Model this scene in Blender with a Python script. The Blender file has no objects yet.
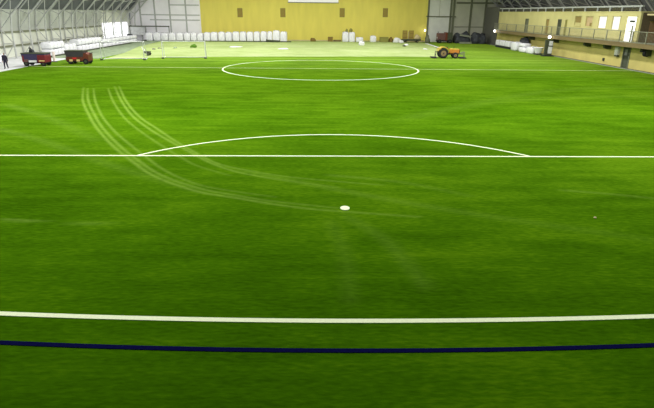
import bpy, bmesh, math, random
from mathutils import Vector, Matrix
random.seed(7)
S = bpy.context.scene
COL = S.collection
PI = math.pi

# ------------------------------------------------------------------ camera (fitted to the pitch markings)
FPX, TILT, YAW, ROLL = 527.547, math.radians(19.954), math.radians(1.837), math.radians(0.608)
EYE = Vector((-0.92, -18.985, 5.012))
FW = Vector((math.sin(YAW)*math.cos(TILT), math.cos(YAW)*math.cos(TILT), -math.sin(TILT)))
RT0 = Vector((math.cos(YAW), -math.sin(YAW), 0)); UP0 = RT0.cross(FW)
RT = RT0*math.cos(ROLL) + UP0*math.sin(ROLL); UP = -RT0*math.sin(ROLL) + UP0*math.cos(ROLL)
cd = bpy.data.cameras.new('camera'); cam = bpy.data.objects.new('camera', cd); COL.objects.link(cam)
cd.sensor_width = 36; cd.sensor_fit = 'HORIZONTAL'; cd.lens = FPX/654*36; cd.clip_end = 500
cam.matrix_world = Matrix(((RT.x, UP.x, -FW.x, EYE.x), (RT.y, UP.y, -FW.y, EYE.y), (RT.z, UP.z, -FW.z, EYE.z), (0, 0, 0, 1)))
S.camera = cam

def ray(u, v): return FW*FPX + RT*(u-327) - UP*(v-204)
def G(u, v, z=0.0): d = ray(u, v); return EYE + d*((z-EYE.z)/d.z)
def AY(u, v, Y): d = ray(u, v); return EYE + d*((Y-EYE.y)/d.y)
def AX(u, v, X): d = ray(u, v); return EYE + d*((X-EYE.x)/d.x)

# ------------------------------------------------------------------ materials
def mat(name, col, rough=0.7, metal=0.0, var=0.12, scale=6.0, emit=None, strength=0.0, spec=0.3, stretch=None, bump=0.0):
    m = bpy.data.materials.new(name); m.use_nodes = True
    nt = m.node_tree; b = nt.nodes['Principled BSDF']
    b.inputs['Roughness'].default_value = rough; b.inputs['Metallic'].default_value = metal
    b.inputs['Specular IOR Level'].default_value = spec
    tc = nt.nodes.new('ShaderNodeTexCoord'); src = tc.outputs['Object']
    if stretch:
        mp = nt.nodes.new('ShaderNodeMapping'); mp.inputs['Scale'].default_value = stretch
        nt.links.new(src, mp.inputs['Vector']); src = mp.outputs['Vector']
    n = nt.nodes.new('ShaderNodeTexNoise'); n.inputs['Scale'].default_value = scale; n.inputs['Detail'].default_value = 5
    nt.links.new(src, n.inputs['Vector'])
    r = nt.nodes.new('ShaderNodeValToRGB')
    r.color_ramp.elements[0].position = 0.3; r.color_ramp.elements[1].position = 0.7
    lo = [max(0, c*(1-var)) for c in col]; hi = [min(1, c*(1+var)) for c in col]
    r.color_ramp.elements[0].color = (*lo, 1); r.color_ramp.elements[1].color = (*hi, 1)
    nt.links.new(n.outputs['Fac'], r.inputs['Fac']); nt.links.new(r.outputs['Color'], b.inputs['Base Color'])
    if bump:
        bp = nt.nodes.new('ShaderNodeBump'); bp.inputs['Strength'].default_value = bump
        nt.links.new(n.outputs['Fac'], bp.inputs['Height']); nt.links.new(bp.outputs['Normal'], b.inputs['Normal'])
    if emit:
        b.inputs['Emission Color'].default_value = (*emit, 1); b.inputs['Emission Strength'].default_value = strength
    return m

SHEEN = 0.42
def turf_mat(name, lo, mid, hi, wear_col=None, big=0.035):
    m = bpy.data.materials.new(name); m.use_nodes = True
    nt = m.node_tree; N = nt.nodes; L = nt.links; b = N['Principled BSDF']
    b.inputs['Roughness'].default_value = 0.9; b.inputs['Specular IOR Level'].default_value = 0.0
    b.inputs['Sheen Roughness'].default_value = 0.3
    b.inputs['Sheen Tint'].default_value = (0.52, 0.80, 0.05, 1)
    tc = N.new('ShaderNodeTexCoord')
    def noise(sx, sy, scale, detail, dist=0.0):
        mp = N.new('ShaderNodeMapping'); mp.inputs['Scale'].default_value = (sx, sy, 1); L.new(tc.outputs['Object'], mp.inputs['Vector'])
        n = N.new('ShaderNodeTexNoise'); n.inputs['Scale'].default_value = scale; n.inputs['Detail'].default_value = detail
        n.inputs['Distortion'].default_value = dist
        L.new(mp.outputs['Vector'], n.inputs['Vector']); return n.outputs['Fac']
    a1 = noise(1, 1, big*4, 3, 0.4)        # broad patches
    a2 = noise(0.18, 1, 1.6, 4, 0.3)       # rolled streaks across the pitch
    a3 = noise(0.35, 1, 14, 3)             # tufts
    a4 = noise(0.04, 1, 3.2, 3)            # seams of the turf rolls
    def mul(x, k):
        q = N.new('ShaderNodeMath'); q.operation = 'MULTIPLY'; q.inputs[1].default_value = k; L.new(x, q.inputs[0]); return q.outputs[0]
    def add(x, y):
        q = N.new('ShaderNodeMath'); q.operation = 'ADD'; L.new(x, q.inputs[0]); L.new(y, q.inputs[1]); return q.outputs[0]
    tot = add(add(add(mul(a1, 0.28), mul(a2, 0.19)), add(mul(a3, 0.26), mul(a4, 0.09))), mul(noise(0.6, 1, 0.9, 4, 0.8), 0.18))
    r = N.new('ShaderNodeValToRGB'); e = r.color_ramp.elements
    e[0].position = 0.395; e[0].color = (*lo, 1); e[1].position = 0.605; e[1].color = (*hi, 1)
    k = r.color_ramp.elements.new(0.5); k.color = (*mid, 1)
    mr = N.new('ShaderNodeMapRange'); mr.inputs['From Min'].default_value = 0.36; mr.inputs['From Max'].default_value = 0.64
    mr.inputs['To Min'].default_value = SHEEN*0.25; mr.inputs['To Max'].default_value = SHEEN*1.75
    L.new(tot, mr.inputs['Value']); L.new(mr.outputs['Result'], b.inputs['Sheen Weight'])
    L.new(tot, r.inputs['Fac']); out = r.outputs['Color']
    if wear_col:
        at = N.new('ShaderNodeAttribute'); at.attribute_name = 'wear_pale'
        mx = N.new('ShaderNodeMix'); mx.data_type = 'RGBA'; mx.inputs['B'].default_value = (0, 0, 0, 1)
        ci = [i for i in mx.inputs if i.type == 'RGBA']
        L.new(out, ci[0]); ci[1].default_value = (*wear_col, 1)
        md = N.new('ShaderNodeMath'); md.operation = 'MULTIPLY'; L.new(at.outputs['Fac'], md.inputs[0])
        sc = N.new('ShaderNodeMath'); sc.operation = 'MULTIPLY_ADD'; sc.inputs[1].default_value = 0.9; sc.inputs[2].default_value = 0.35
        L.new(a3, sc.inputs[0]); L.new(sc.outputs[0], md.inputs[1])
        L.new(md.outputs[0], mx.inputs['Factor']); out = [o for o in mx.outputs if o.type == 'RGBA'][0]
    L.new(out, b.inputs['Base Color'])
    bp = N.new('ShaderNodeBump'); bp.inputs['Strength'].default_value = 0.35; bp.inputs['Distance'].default_value = 0.03
    L.new(a3, bp.inputs['Height']); L.new(bp.outputs['Normal'], b.inputs['Normal'])
    return m

TURF = turf_mat('green_turf', (0.024, 0.078, 0.0006), (0.038, 0.116, 0.0009), (0.070, 0.168, 0.002), (0.21, 0.33, 0.05))
PALE = turf_mat('pale_turf', (0.29, 0.38, 0.13), (0.40, 0.47, 0.22), (0.50, 0.55, 0.33), big=0.05)
GREYGREEN = mat('grey_green_floor', (0.27, 0.34, 0.21), 0.95, scale=1.2, var=0.3)
LINE_W = mat('white_turf_line', (0.82, 0.90, 0.60), 0.9, scale=25, var=0.06)
LINE_F = mat('faded_turf_line', (0.75, 0.84, 0.40), 0.9, scale=25, var=0.1)
LINE_B = mat('navy_turf_line', (0.004, 0.005, 0.042), 1.0, scale=25, var=0.2, spec=0.0)
CONC = mat('pale_concrete', (0.66, 0.67, 0.68), 0.85, scale=0.6, var=0.12)
KERB = mat('kerb_concrete', (0.26, 0.28, 0.21), 0.9, scale=2)
DARK = mat('dark_rubber', (0.025, 0.027, 0.03), 0.8)
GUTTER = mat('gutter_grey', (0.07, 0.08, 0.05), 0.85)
CLAD = mat('cream_cladding', (0.62, 0.64, 0.55), 0.6, scale=0.5, var=0.08)
CLADW = mat('white_cladding', (0.90, 0.88, 0.93), 0.55, scale=0.5, var=0.06)
CLADDIM = mat('dimmed_cladding', (0.50, 0.50, 0.40), 0.6, scale=0.5, var=0.08)  # light cladding greyed, so the dim right corner is in its colour
DOORW = mat('white_door', (0.70, 0.71, 0.66), 0.5, scale=1, var=0.05)
RAILG = mat('grey_rail', (0.22, 0.23, 0.21), 0.6)
COLG = mat('olive_post', (0.16, 0.17, 0.11), 0.6)
ROOF = mat('dark_roof_membrane', (0.13, 0.14, 0.15), 0.8, scale=0.4, var=0.25)
STEEL = mat('galvanised_steel', (0.50, 0.51, 0.50), 0.5, metal=0.3)
YELLOW = mat('yellow_plywood', (0.76, 0.66, 0.13), 0.6, scale=1.0, var=0.05, stretch=(1.2, 1, 0.25))
BROWNP = mat('brown_panel', (0.31, 0.23, 0.05), 0.7)
WHITE = mat('white_plastic', (0.82, 0.82, 0.83), 0.5, var=0.05)
BAG = mat('white_woven_bag', (0.80, 0.80, 0.84), 0.75, scale=3, var=0.10, bump=0.2)
STRAP = mat('grey_strap', (0.45, 0.46, 0.48), 0.8)
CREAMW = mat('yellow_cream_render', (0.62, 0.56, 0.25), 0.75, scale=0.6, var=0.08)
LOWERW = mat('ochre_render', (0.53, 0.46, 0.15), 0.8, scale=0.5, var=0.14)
FASCIA = mat('brown_timber', (0.19, 0.14, 0.06), 0.7, scale=2, var=0.25, stretch=(1, 0.1, 1))
RAIL = mat('rail_metal', (0.28, 0.28, 0.2), 0.5, metal=0.2)
RAILP = mat('rail_panel', (0.60, 0.54, 0.24), 0.5)
DARKSHEET = mat('glossy_dark_sheet', (0.035, 0.032, 0.03), 0.25, spec=0.5)
GLOWWHITE = mat('glowing_white', (0.8, 0.78, 0.8), 0.4, emit=(1, 0.95, 1.0), strength=0.25)
LITDOOR = mat('lit_doorway', (0.9, 0.9, 0.9), 0.4, emit=(1, 1, 1), strength=1.0)
BLIND = mat('brown_blind', (0.30, 0.22, 0.07), 0.7)
PINKB = mat('pink_blind', (0.55, 0.40, 0.22), 0.7)
DAY = mat('daylight_glazing', (0.9, 0.9, 0.9), 0.4, emit=(0.97, 0.98, 1.0), strength=1.4)
GLOW = mat('lamp_glow', (0.9, 0.9, 0.9), 0.4, emit=(1, 1, 0.95), strength=6.0)
LENS = mat('lamp_lens', (0.9, 0.9, 0.9), 0.4, emit=(1, 1, 0.92), strength=3.0)
REDP = mat('red_paint', (0.17, 0.018, 0.025), 0.45)
REDBR = mat('rust_red_paint', (0.15, 0.038, 0.02), 0.55)
NAVY = mat('navy_hopper', (0.05, 0.04, 0.10), 0.5)
CHAR = mat('charcoal_hopper', (0.055, 0.05, 0.055), 0.6)
TYRE = mat('tyre_rubber', (0.02, 0.02, 0.02), 0.85)
LAMPY = mat('yellow_lamp', (0.8, 0.62, 0.25), 0.4)
LAMPR = mat('red_lamp', (0.6, 0.03, 0.03), 0.35)
ORANGE = mat('orange_paint', (0.50, 0.19, 0.03), 0.45)
YELP = mat('yellow_paint', (0.55, 0.38, 0.05), 0.45)
MAROON = mat('maroon_paint', (0.15, 0.075, 0.065), 0.6)
TARP = mat('dark_tarpaulin', (0.055, 0.06, 0.07), 0.7, scale=2, var=0.4, bump=0.3)
BROWNB = mat('brown_carton', (0.22, 0.15, 0.035), 0.8)
OLIVE = mat('olive_crate', (0.25, 0.24, 0.06), 0.8)
WOOD = mat('pale_timber', (0.62, 0.52, 0.28), 0.8)
GREENH = mat('green_offcut', (0.09, 0.20, 0.015), 0.9)
BLOCKM = mat('dark_grey_block', (0.14, 0.14, 0.12), 0.7)
JOINT = mat('light_grey_joint', (0.44, 0.45, 0.44), 0.7)
GOALP = mat('white_goal_tube', (0.62, 0.64, 0.62), 0.5)
BROWNR = mat('dark_brown_boards', (0.13, 0.10, 0.055), 0.8)
ORB = mat('orange_brown_board', (0.26, 0.16, 0.075), 0.7)
RIMT = mat('muddy_rim', (0.22, 0.15, 0.07), 0.7)
CLADU = mat('upper_grey_cladding', (0.40, 0.42, 0.38), 0.6, scale=0.5, var=0.1)
CLOTH = mat('dark_clothing', (0.025, 0.022, 0.04), 0.9)
SKIN = mat('skin', (0.55, 0.36, 0.27), 0.6)
HAIR = mat('dark_hair', (0.02, 0.015, 0.012), 0.8)

# ------------------------------------------------------------------ mesh builder
class MB:
    def __init__(s): s.bm = bmesh.new()
    def box(s, x0, x1, y0, y1, z0, z1, bev=0.0, M=None):
        g = bmesh.ops.create_cube(s.bm, size=1); vs = g['verts']
        for v in vs: v.co = Vector((x0+(v.co.x+.5)*(x1-x0), y0+(v.co.y+.5)*(y1-y0), z0+(v.co.z+.5)*(z1-z0)))
        if bev:
            es = list({e for v in vs for e in v.link_edges})
            r = bmesh.ops.bevel(s.bm, geom=es, offset=bev, segments=2, affect='EDGES', profile=0.5)
            vs = list({v for v in r['verts']} | {v for v in vs if v.is_valid})
        if M: bmesh.ops.transform(s.bm, matrix=M, verts=[v for v in vs if v.is_valid])
        return s
    def rod(s, a, b, r, seg=8, r2=None):
        a = Vector(a); b = Vector(b); d = b-a
        if d.length < 1e-6: return s
        M = Matrix.Translation((a+b)/2) @ d.to_track_quat('Z', 'Y').to_matrix().to_4x4()
        bmesh.ops.create_cone(s.bm, cap_ends=True, segments=seg, radius1=r, radius2=r if r2 is None else r2, depth=d.length, matrix=M)
        return s
    def bar(s, a, b, w, h):
        a = Vector(a); b = Vector(b); d = b-a
        M = Matrix.Translation((a+b)/2) @ d.to_track_quat('Z', 'Y').to_matrix().to_4x4() @ Matrix.Diagonal((w, h, d.length, 1))
        bmesh.ops.create_cube(s.bm, size=1, matrix=M); return s
    def tube(s, pts, r, seg=8):
        for i in range(len(pts)-1): s.rod(pts[i], pts[i+1], r, seg)
        return s
    def ball(s, c, rx, ry=None, rz=None, u=14, v=9):
        ry = ry or rx; rz = rz or rx
        bmesh.ops.create_uvsphere(s.bm, u_segments=u, v_segments=v, radius=1, matrix=Matrix.Translation(c) @ Matrix.Diagonal((rx, ry, rz, 1))); return s
    def torus(s, c, R, r, axis='Y', n=24, m=8):
        ring = []
        for i in range(n):
            t = 2*PI*i/n; row = []
            for j in range(m):
                q = 2*PI*j/m; rr = R + r*math.cos(q); w = r*math.sin(q)
                if axis == 'Y': co = (rr*math.cos(t), w, rr*math.sin(t))
                elif axis == 'X': co = (w, rr*math.cos(t), rr*math.sin(t))
                else: co = (rr*math.cos(t), rr*math.sin(t), w)
                row.append(s.bm.verts.new(Vector(c)+Vector(co)))
            ring.append(row)
        for i in range(n):
            for j in range(m):
                s.bm.faces.new((ring[i][j], ring[(i+1) % n][j], ring[(i+1) % n][(j+1) % m], ring[i][(j+1) % m]))
        return s
    def prism(s, poly, axis, a, b):
        """poly of 2D points extruded along axis from a to b"""
        def P(p, k):
            if axis == 'X': return (k, p[0], p[1])
            if axis == 'Y': return (p[0], k, p[1])
            return (p[0], p[1], k)
        va = [s.bm.verts.new(P(p, a)) for p in poly]; vb = [s.bm.verts.new(P(p, b)) for p in poly]
        n = len(poly)
        s.bm.faces.new(va); s.bm.faces.new(vb[::-1])
        for i in range(n): s.bm.faces.new((va[i], vb[i], vb[(i+1) % n], va[(i+1) % n]))
        return s
    def build(s, name, m, parent=None, smooth=False, loc=None):
        bmesh.ops.recalc_face_normals(s.bm, faces=s.bm.faces)
        me = bpy.data.meshes.new(name); s.bm.to_mesh(me); s.bm.free()
        me.materials.append(m)
        if smooth:
            for p in me.polygons: p.use_smooth = True
        o = bpy.data.objects.new(name, me); COL.objects.link(o)
        if parent: o.parent = parent
        if loc is not None: o.location = loc
        return o

def tag(o, label, cat=None, group=None, kind=None):
    o['label'] = label
    if cat: o['category'] = cat
    if group: o['group'] = group
    if kind: o['kind'] = kind
    return o
def thing(name, loc, label, cat, rz=0.0, group=None, kind=None):
    o = bpy.data.objects.new(name, None); COL.objects.link(o); o.empty_display_size = 0.2
    o.location = loc; o.rotation_euler = (0, 0, rz)
    return tag(o, label, cat, group, kind)
KIDS = {}
def kids(o): return [c for c in bpy.data.objects if c.parent == o]
def copy_tree(o, loc=None, rz=None, label=None, scale=None, parent=None):
    c = o.copy(); COL.objects.link(c)
    if parent: c.parent = parent
    if loc is not None: c.location = loc
    if rz is not None: c.rotation_euler = (0, 0, rz)
    if scale is not None: c.scale = scale
    if label: c['label'] = label
    for k in kids(o): copy_tree(k, parent=c)
    return c
ORD = ['first', 'second', 'third', 'fourth', 'fifth', 'sixth', 'seventh', 'eighth', 'ninth', 'tenth', 'eleventh', 'twelfth', 'thirteenth', 'fourteenth', 'fifteenth', 'sixteenth', 'seventeenth', 'eighteenth', 'nineteenth', 'twentieth']

# ------------------------------------------------------------------ floor: turf with tyre tracks
XL, XR, YB = -27.3, 30.2, 84.0
def smooth_poly(px, n=12):
    P = [G(*q).xy for q in px]; out = []
    for i in range(len(P)-1):
        p0 = P[max(i-1, 0)]; p1 = P[i]; p2 = P[i+1]; p3 = P[min(i+2, len(P)-1)]
        for k in range(n):
            t = k/n
            out.append(0.5*((2*p1) + (p2-p0)*t + (2*p0-5*p1+4*p2-p3)*t*t + (3*p1-p0-3*p2+p3)*t**3))
    out.append(P[-1]); return out
TRK = [  # (pixels along the track, half width m, strength start, strength end)
 ([(83.5, 87), (82.9, 100.6), (89.5, 116), (97.5, 129), (113, 146), (132, 161), (154, 176), (196, 191), (233, 197.4), (273, 204), (306, 208.4), (337, 211), (420, 217)], 0.11, 1.0, 0.3),
 ([(87.5, 88), (88.3, 100.6), (95.2, 116), (103.6, 129), (120, 146), (139, 161), (162, 175.5), (200, 188.5), (240, 196), (275, 201.5), (337, 208)], 0.11, 1.0, 0.25),
 ([(93.5, 88), (95.2, 100.6), (102, 116), (112.4, 129), (123, 138.9), (146.4, 157.4), (167.4, 171.8), (198.2, 184.5), (229, 190.5), (275, 197)], 0.10, 0.9, 0.2),
 ([(108, 88), (112.8, 100.6), (122.9, 116), (138, 129.5), (163, 146.4), (181, 157.4), (198, 166), (230, 175.5)], 0.10, 0.8, 0.2),
 ([(114.5, 86), (121.2, 100.6), (132.6, 116), (149.5, 129), (165.5, 138.7), (186, 149.9), (208.5, 161.8), (233, 170.8), (266, 177.5), (297, 182), (337, 187.5)], 0.11, 1.0, 0.3),
 ([(119, 86), (125.8, 100.6), (138.7, 116), (157.5, 129), (173.5, 139.8), (198, 154.1), (216, 163), (240, 169), (290, 177), (380, 185)], 0.11, 1.0, 0.25),
 # fainter drag marks
 ([(0, 219), (60, 222), (130, 225)], 0.10, 0.5, 0.1),
 ([(5, 104), (50, 118), (95, 140)], 0.5, 0.25, 0.1),
 ([(-5, 128), (40, 140), (120, 168), (200, 190)], 0.4, 0.22, 0.1),
 ([(344, 215), (385, 240), (425, 285)], 0.3, 0.10, 0.14),
 ([(330, 220), (345, 255), (350, 300)], 0.3, 0.08, 0.08),
 ([(230, 168), (420, 205), (654, 240)], 0.3, 0.22, 0.06),
 ([(470, 104), (560, 90), (654, 86)], 0.9, 0.12, 0.08),
 ([(400, 120), (480, 104), (560, 98), (654, 96)], 0.9, 0.10, 0.08),
 ([(560, 190), (610, 194), (660, 199)], 0.15, 0.3, 0.2),
 ([(327, 175), (400, 182), (470, 196)], 0.2, 0.25, 0.1),
]
tracks = [(smooth_poly(p), w, a, b) for p, w, a, b in TRK]
def axis_cuts(lo, hi, zones, coarse):
    r = []; x = lo
    while x < hi - 1e-6:
        r.append(x); x += next((st for f0, f1, st in zones if f0 <= x < f1), coarse)
    r.append(hi); return r
xs = axis_cuts(XL, XR, ((-17.5, 1.0, 0.06), (-26, 16, 0.2)), 0.9); ys = axis_cuts(-19.5, YB-0.1, ((-6.5, 19.8, 0.06), (-12, -6.5, 0.2), (33, 48, 0.35)), 0.9)
bm = bmesh.new(); lay = bm.verts.layers.float.new('wear_pale')
import bisect
wear_pale = [[0.0]*len(ys) for _ in xs]
for P, w, a0, a1 in tracks:
    L = len(P)-1
    for i in range(L):
        p, q = P[i], P[i+1]; d = q-p; ln2 = max(d.length_squared, 1e-9); R = w
        i0 = bisect.bisect_left(xs, min(p.x, q.x)-R); i1 = bisect.bisect_right(xs, max(p.x, q.x)+R)
        j0 = bisect.bisect_left(ys, min(p.y, q.y)-R); j1 = bisect.bisect_right(ys, max(p.y, q.y)+R)
        for ii in range(i0, min(i1, len(xs))):
            for jj in range(j0, min(j1, len(ys))):
                o = Vector((xs[ii], ys[jj])); t = max(0, min(1, (o-p).dot(d)/ln2)); ds = (o-p-d*t).length
                k = max(0.0, 1-ds/R); s_ = (i+t)/L; fade = min(1, s_*8+0.3)
                val = (a0+(a1-a0)*s_)*fade*k
                if val > wear_pale[ii][jj]: wear_pale[ii][jj] = val
def far_pale(x, y):   # turf colour grows paler towards the far end, in bands
    if y < 22: return 0.0
    t = min(1, (y-22)/22); t = t*t
    roll = 0.5+0.5*math.sin(y*1.9+0.4*math.sin(x*0.15)) if y < 46 else 0.55+0.2*math.sin(y*0.7+x*0.25)
    return t*(0.42+0.45*roll)
V = []
for i, x in enumerate(xs):
    row = []
    for j, y in enumerate(ys):
        v = bm.verts.new((x, y, 0)); v[lay] = max(wear_pale[i][j], far_pale(x, y)); row.append(v)
    V.append(row)
for i in range(len(xs)-1):
    for j in range(len(ys)-1):
        bm.faces.new((V[i][j], V[i+1][j], V[i+1][j+1], V[i][j+1]))
me = bpy.data.meshes.new('floor'); bm.to_mesh(me); bm.free(); me.materials.append(TURF)
fl = bpy.data.objects.new('floor', me); COL.objects.link(fl)
tag(fl, 'green artificial turf pitch with curved tyre tracks', kind='structure')
sl = MB().box(-34.2, 36.5, -24, 84.4, -0.35, -0.02).build('floor_slab', CONC)
tag(sl, 'pale concrete slab showing along the edge of the turf', kind='structure')

# pale unfilled turf laid in the far half
edge = [(104, 59.3), (150, 57.8), (200, 56.9), (300, 56.6), (400, 56.6), (444, 57.2)]
poly = [G(u, v).xy for u, v in edge] + [Vector((16.4, 52)), Vector((18.1, 61)), Vector((19.4, 78)), Vector((19.5, 83.3)), Vector((-27, 83.3)), Vector((-26.3, 63)), Vector((-24.2, 50))]
m = MB(); m.prism([(p.x, p.y) for p in poly], 'Z', 0.002, 0.02)
tag(m.build('turf_sheet', PALE), 'pale sheet of unfilled turf across the far half of the pitch', 'turf', kind='structure')
m = MB(); m.prism([(-24.3, 41.6), (-29.9, 42.2), (-29.9, 80), (-27.2, 80), (-26.4, 63), (-24.2, 50)], 'Z', -0.015, 0.012)  # flat grey green strip laid beside the pale turf
tag(m.build('turf_side_strip', GREYGREEN), 'grey green strip between the pale turf and the kerb', 'backing', kind='structure')

# markings: inlaid strips of coloured turf
def strip(name, pts, w, m, label, z=0.004, th=0.006, closed=False):
    bmx = bmesh.new(); n = len(pts); rows = []
    for i in range(n):
        a = pts[(i-1) % n] if (closed or i > 0) else pts[i]; b = pts[(i+1) % n] if (closed or i < n-1) else pts[i]
        d = (Vector(b)-Vector(a)).normalized(); nrm = Vector((-d.y, d.x))*w/2; p = Vector(pts[i])
        rows.append([bmx.verts.new((p.x+nrm.x, p.y+nrm.y, z-th)), bmx.verts.new((p.x+nrm.x, p.y+nrm.y, z+th)),
                     bmx.verts.new((p.x-nrm.x, p.y-nrm.y, z+th)), bmx.verts.new((p.x-nrm.x, p.y-nrm.y, z-th))])
    for i in range(n if closed else n-1):
        r, q = rows[i], rows[(i+1) % n]
        for k in range(4): bmx.faces.new((r[k], r[(k+1) % 4], q[(k+1) % 4], q[k]))
    if not closed: bmx.faces.new(rows[0]); bmx.faces.new(rows[-1][::-1])
    bmesh.ops.recalc_face_normals(bmx, faces=bmx.faces)
    me = bpy.data.meshes.new(name); bmx.to_mesh(me); bmx.free(); me.materials.append(m)
    o = bpy.data.objects.new(name, me); COL.objects.link(o); tag(o, label, 'pitch line'); return o
YH = 32.433
def bowed(px):
    P = [G(*q).xy for q in px]
    # least squares parabola through the laid line's measured points
    import itertools
    n = len(P); sx = [sum(p.x**k for p in P) for k in range(5)]; sy = [sum(p.x**k*p.y for p in P) for k in range(3)]
    M = Matrix(((sx[0], sx[1], sx[2]), (sx[1], sx[2], sx[3]), (sx[2], sx[3], sx[4]))); c = M.inverted() @ Vector(sy)
    return [Vector((x, c[0]+c[1]*x+c[2]*x*x)) for x in [-9.3+18.6*i/40 for i in range(41)]]
strip('goal_area_line', bowed([(2, 314.0), (80, 316.3), (200, 319.8), (330, 321.6), (450, 320.7), (574, 318.1), (652, 317.1)]), 0.125, LINE_W, 'broad white line nearest the bottom, just above the navy line')
strip('navy_line', bowed([(2, 342.9), (80, 345.8), (200, 349.6), (330, 351.2), (450, 350.2), (574, 347.4), (652, 346.0)]), 0.105, LINE_B, 'dark navy blue line across the turf')
strip('penalty_area_line', [Vector((x, 0)) for x in (-20.16, -10, 0, 10, 20.16)], 0.105, LINE_W, 'straight white line that the shallow white arc meets')
a0 = math.asin(5.5/9.15)
strip('penalty_arc', [Vector((9.15*math.cos(t), -5.5+9.15*math.sin(t))) for t in [a0+(PI-2*a0)*i/64 for i in range(65)]], 0.10, LINE_W, 'shallow curved white arc rising from the straight penalty area line', z=0.0055)
strip('center_circle', [Vector((9.15*math.cos(2*PI*i/128), YH+9.15*math.sin(2*PI*i/128))) for i in range(128)], 0.125, LINE_W, 'white center circle on the turf', closed=True, z=0.0055)
strip('halfway_line', [Vector((x, YH)) for x in (-27, -10, 10, 30.1)], 0.08, LINE_F, 'thin faint white line running through the center circle')
m = MB(); m.prism([(0.13*math.cos(2*PI*i/32), -5.53+0.16*math.sin(2*PI*i/32)) for i in range(32)], 'Z', -0.004, 0.014)
tag(m.build('penalty_spot', LINE_W), 'small white penalty spot alone on the turf', 'pitch spot')
p = G(595, 218)
m = MB(); m.ball((p.x, p.y, 0.012), 0.035, 0.045, 0.02, 8, 6)
tag(m.build('scrap', WOOD, smooth=True), 'tiny pale scrap lying on the dark green turf', 'scrap')

# kerbs and edges
m = MB(); m.box(XR, 30.45, 20, 76, -0.02, 0.05)
tag(m.build('trim_1', KERB), 'pale kerb along the foot of the two-storey building', kind='structure')
m = MB(); m.box(30.45, 31.05, 20, 76, -0.02, 0.012); m.box(30.2, 36.3, 76, 84, -0.02, 0.012)  # second box: dark sheet added over the pale corner floor
tag(m.build('trim_2', GUTTER), 'dark gutter between kerb and building, plus added dark sheet over the corner floor', kind='structure')
m = MB(); m.box(-30.1, -29.9, 43, 81, -0.02, 0.16)
tag(m.build('trim_3', GUTTER), 'dark kerb in front of the stacked bags by the lattice wall', kind='structure')
m = MB(); m.box(-27.0, -4.4, 78.2, 78.45, 0, 0.16)
tag(m.build('trim_4', GUTTER), 'dark timber kerb at the foot of the row of white bags', kind='structure')

# ------------------------------------------------------------------ hall shell
# cross-section, left springing to right springing
PROF = [(-34.0, 0), (-34.0, 3.0), (-33.7, 5.0), (-31.2, 7.6), (-26, 11.6), (-18, 15.2), (-8, 17.4), (1.2, 18.0), (10.4, 17.4), (20.4, 15.2), (28.4, 11.6), (33.6, 7.6), (36.1, 5.0), (36.4, 3.0), (36.4, 0)]
def shell(name, pts, y0, y1, m, label):
    b = bmesh.new(); t = 0.15
    for i in range(len(pts)-1):
        (xa, za), (xb, zb) = pts[i], pts[i+1]; d = Vector((xb-xa, zb-za)).normalized(); n = Vector((-d.y, d.x))*t
        q = [(xa, za), (xb, zb), (xb+n.x, zb+n.y), (xa+n.x, za+n.y)]
        va = [b.verts.new((x, y0, z)) for x, z in q]; vb = [b.verts.new((x, y1, z)) for x, z in q]
        b.faces.new(va); b.faces.new(vb[::-1])
        for k in range(4): b.faces.new((va[k], vb[k], vb[(k+1) % 4], va[(k+1) % 4]))
    bmesh.ops.recalc_face_normals(b, faces=b.faces)
    me = bpy.data.meshes.new(name); b.to_mesh(me); b.free(); me.materials.append(m)
    o = bpy.data.objects.new(name, me); COL.objects.link(o); return tag(o, label, kind='structure')
WY0 = -22
# left wall with an opening for the bright glazing
WINY0, WINY1, WINZ0, WINZ1 = 70.0, 82.2, 0.7, 3.1
shell('wall_left_upper', [(-34.0, 2.72), (-34.0, 3.0), (-33.7, 5.0)], WY0, WINY0, CLADU, 'grey upper cladding behind the lattice frames')
shell('wall_left', [(-34.0, 0), (-34.0, 2.72)], WY0, WINY0, CLAD, 'cream clad wall behind the lattice frames')
m = MB(); m.box(-34.15, -34.0, WINY0, WINY1, 0, WINZ0); m.box(-34.15, -34.0, WINY0, WINY1, WINZ1, 5.0); m.box(-34.15, -34.0, WINY1, YB, 0, 5.0)
tag(m.build('wall_left_end', CLAD), 'cream clad wall around the bright glazing', kind='structure')
m = MB()
for k in range(5):
    y = WINY0 + (WINY1-WINY0)*k/4; m.box(-34.05, -33.9, y-0.05, y+0.05, WINZ0, WINZ1)
m.box(-34.05, -33.9, WINY0, WINY1, WINZ0-0.05, WINZ0+0.05); m.box(-34.05, -33.9, WINY0, WINY1, WINZ1-0.05, WINZ1+0.05)
w1 = m.build('window_1', CLADW); tag(w1, 'bright daylit window strip at the far end of the lattice wall', kind='structure')
MB().box(-34.14, -34.06, WINY0, WINY1, WINZ0, WINZ1).build('pane', DAY, w1)
# horizontal sheeting rails of the left wall
for i, z in enumerate((1.2, 2.65, 4.2)):
    m = MB(); m.box(-34.0, -33.86, WY0, 69.5, z-0.09, z+0.09)
    tag(m.build('trim_%d' % (5+i), COLG), ['low', 'broad middle', 'upper'][i] + ' horizontal rail along the cream lattice wall', kind='structure')
shell('ceiling', PROF[2:13], WY0, YB, ROOF, 'dark vaulted roof membrane')
shell('wall_right', PROF[12:], WY0, YB, CLADDIM, 'grey outer wall behind the two-storey building')

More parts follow.
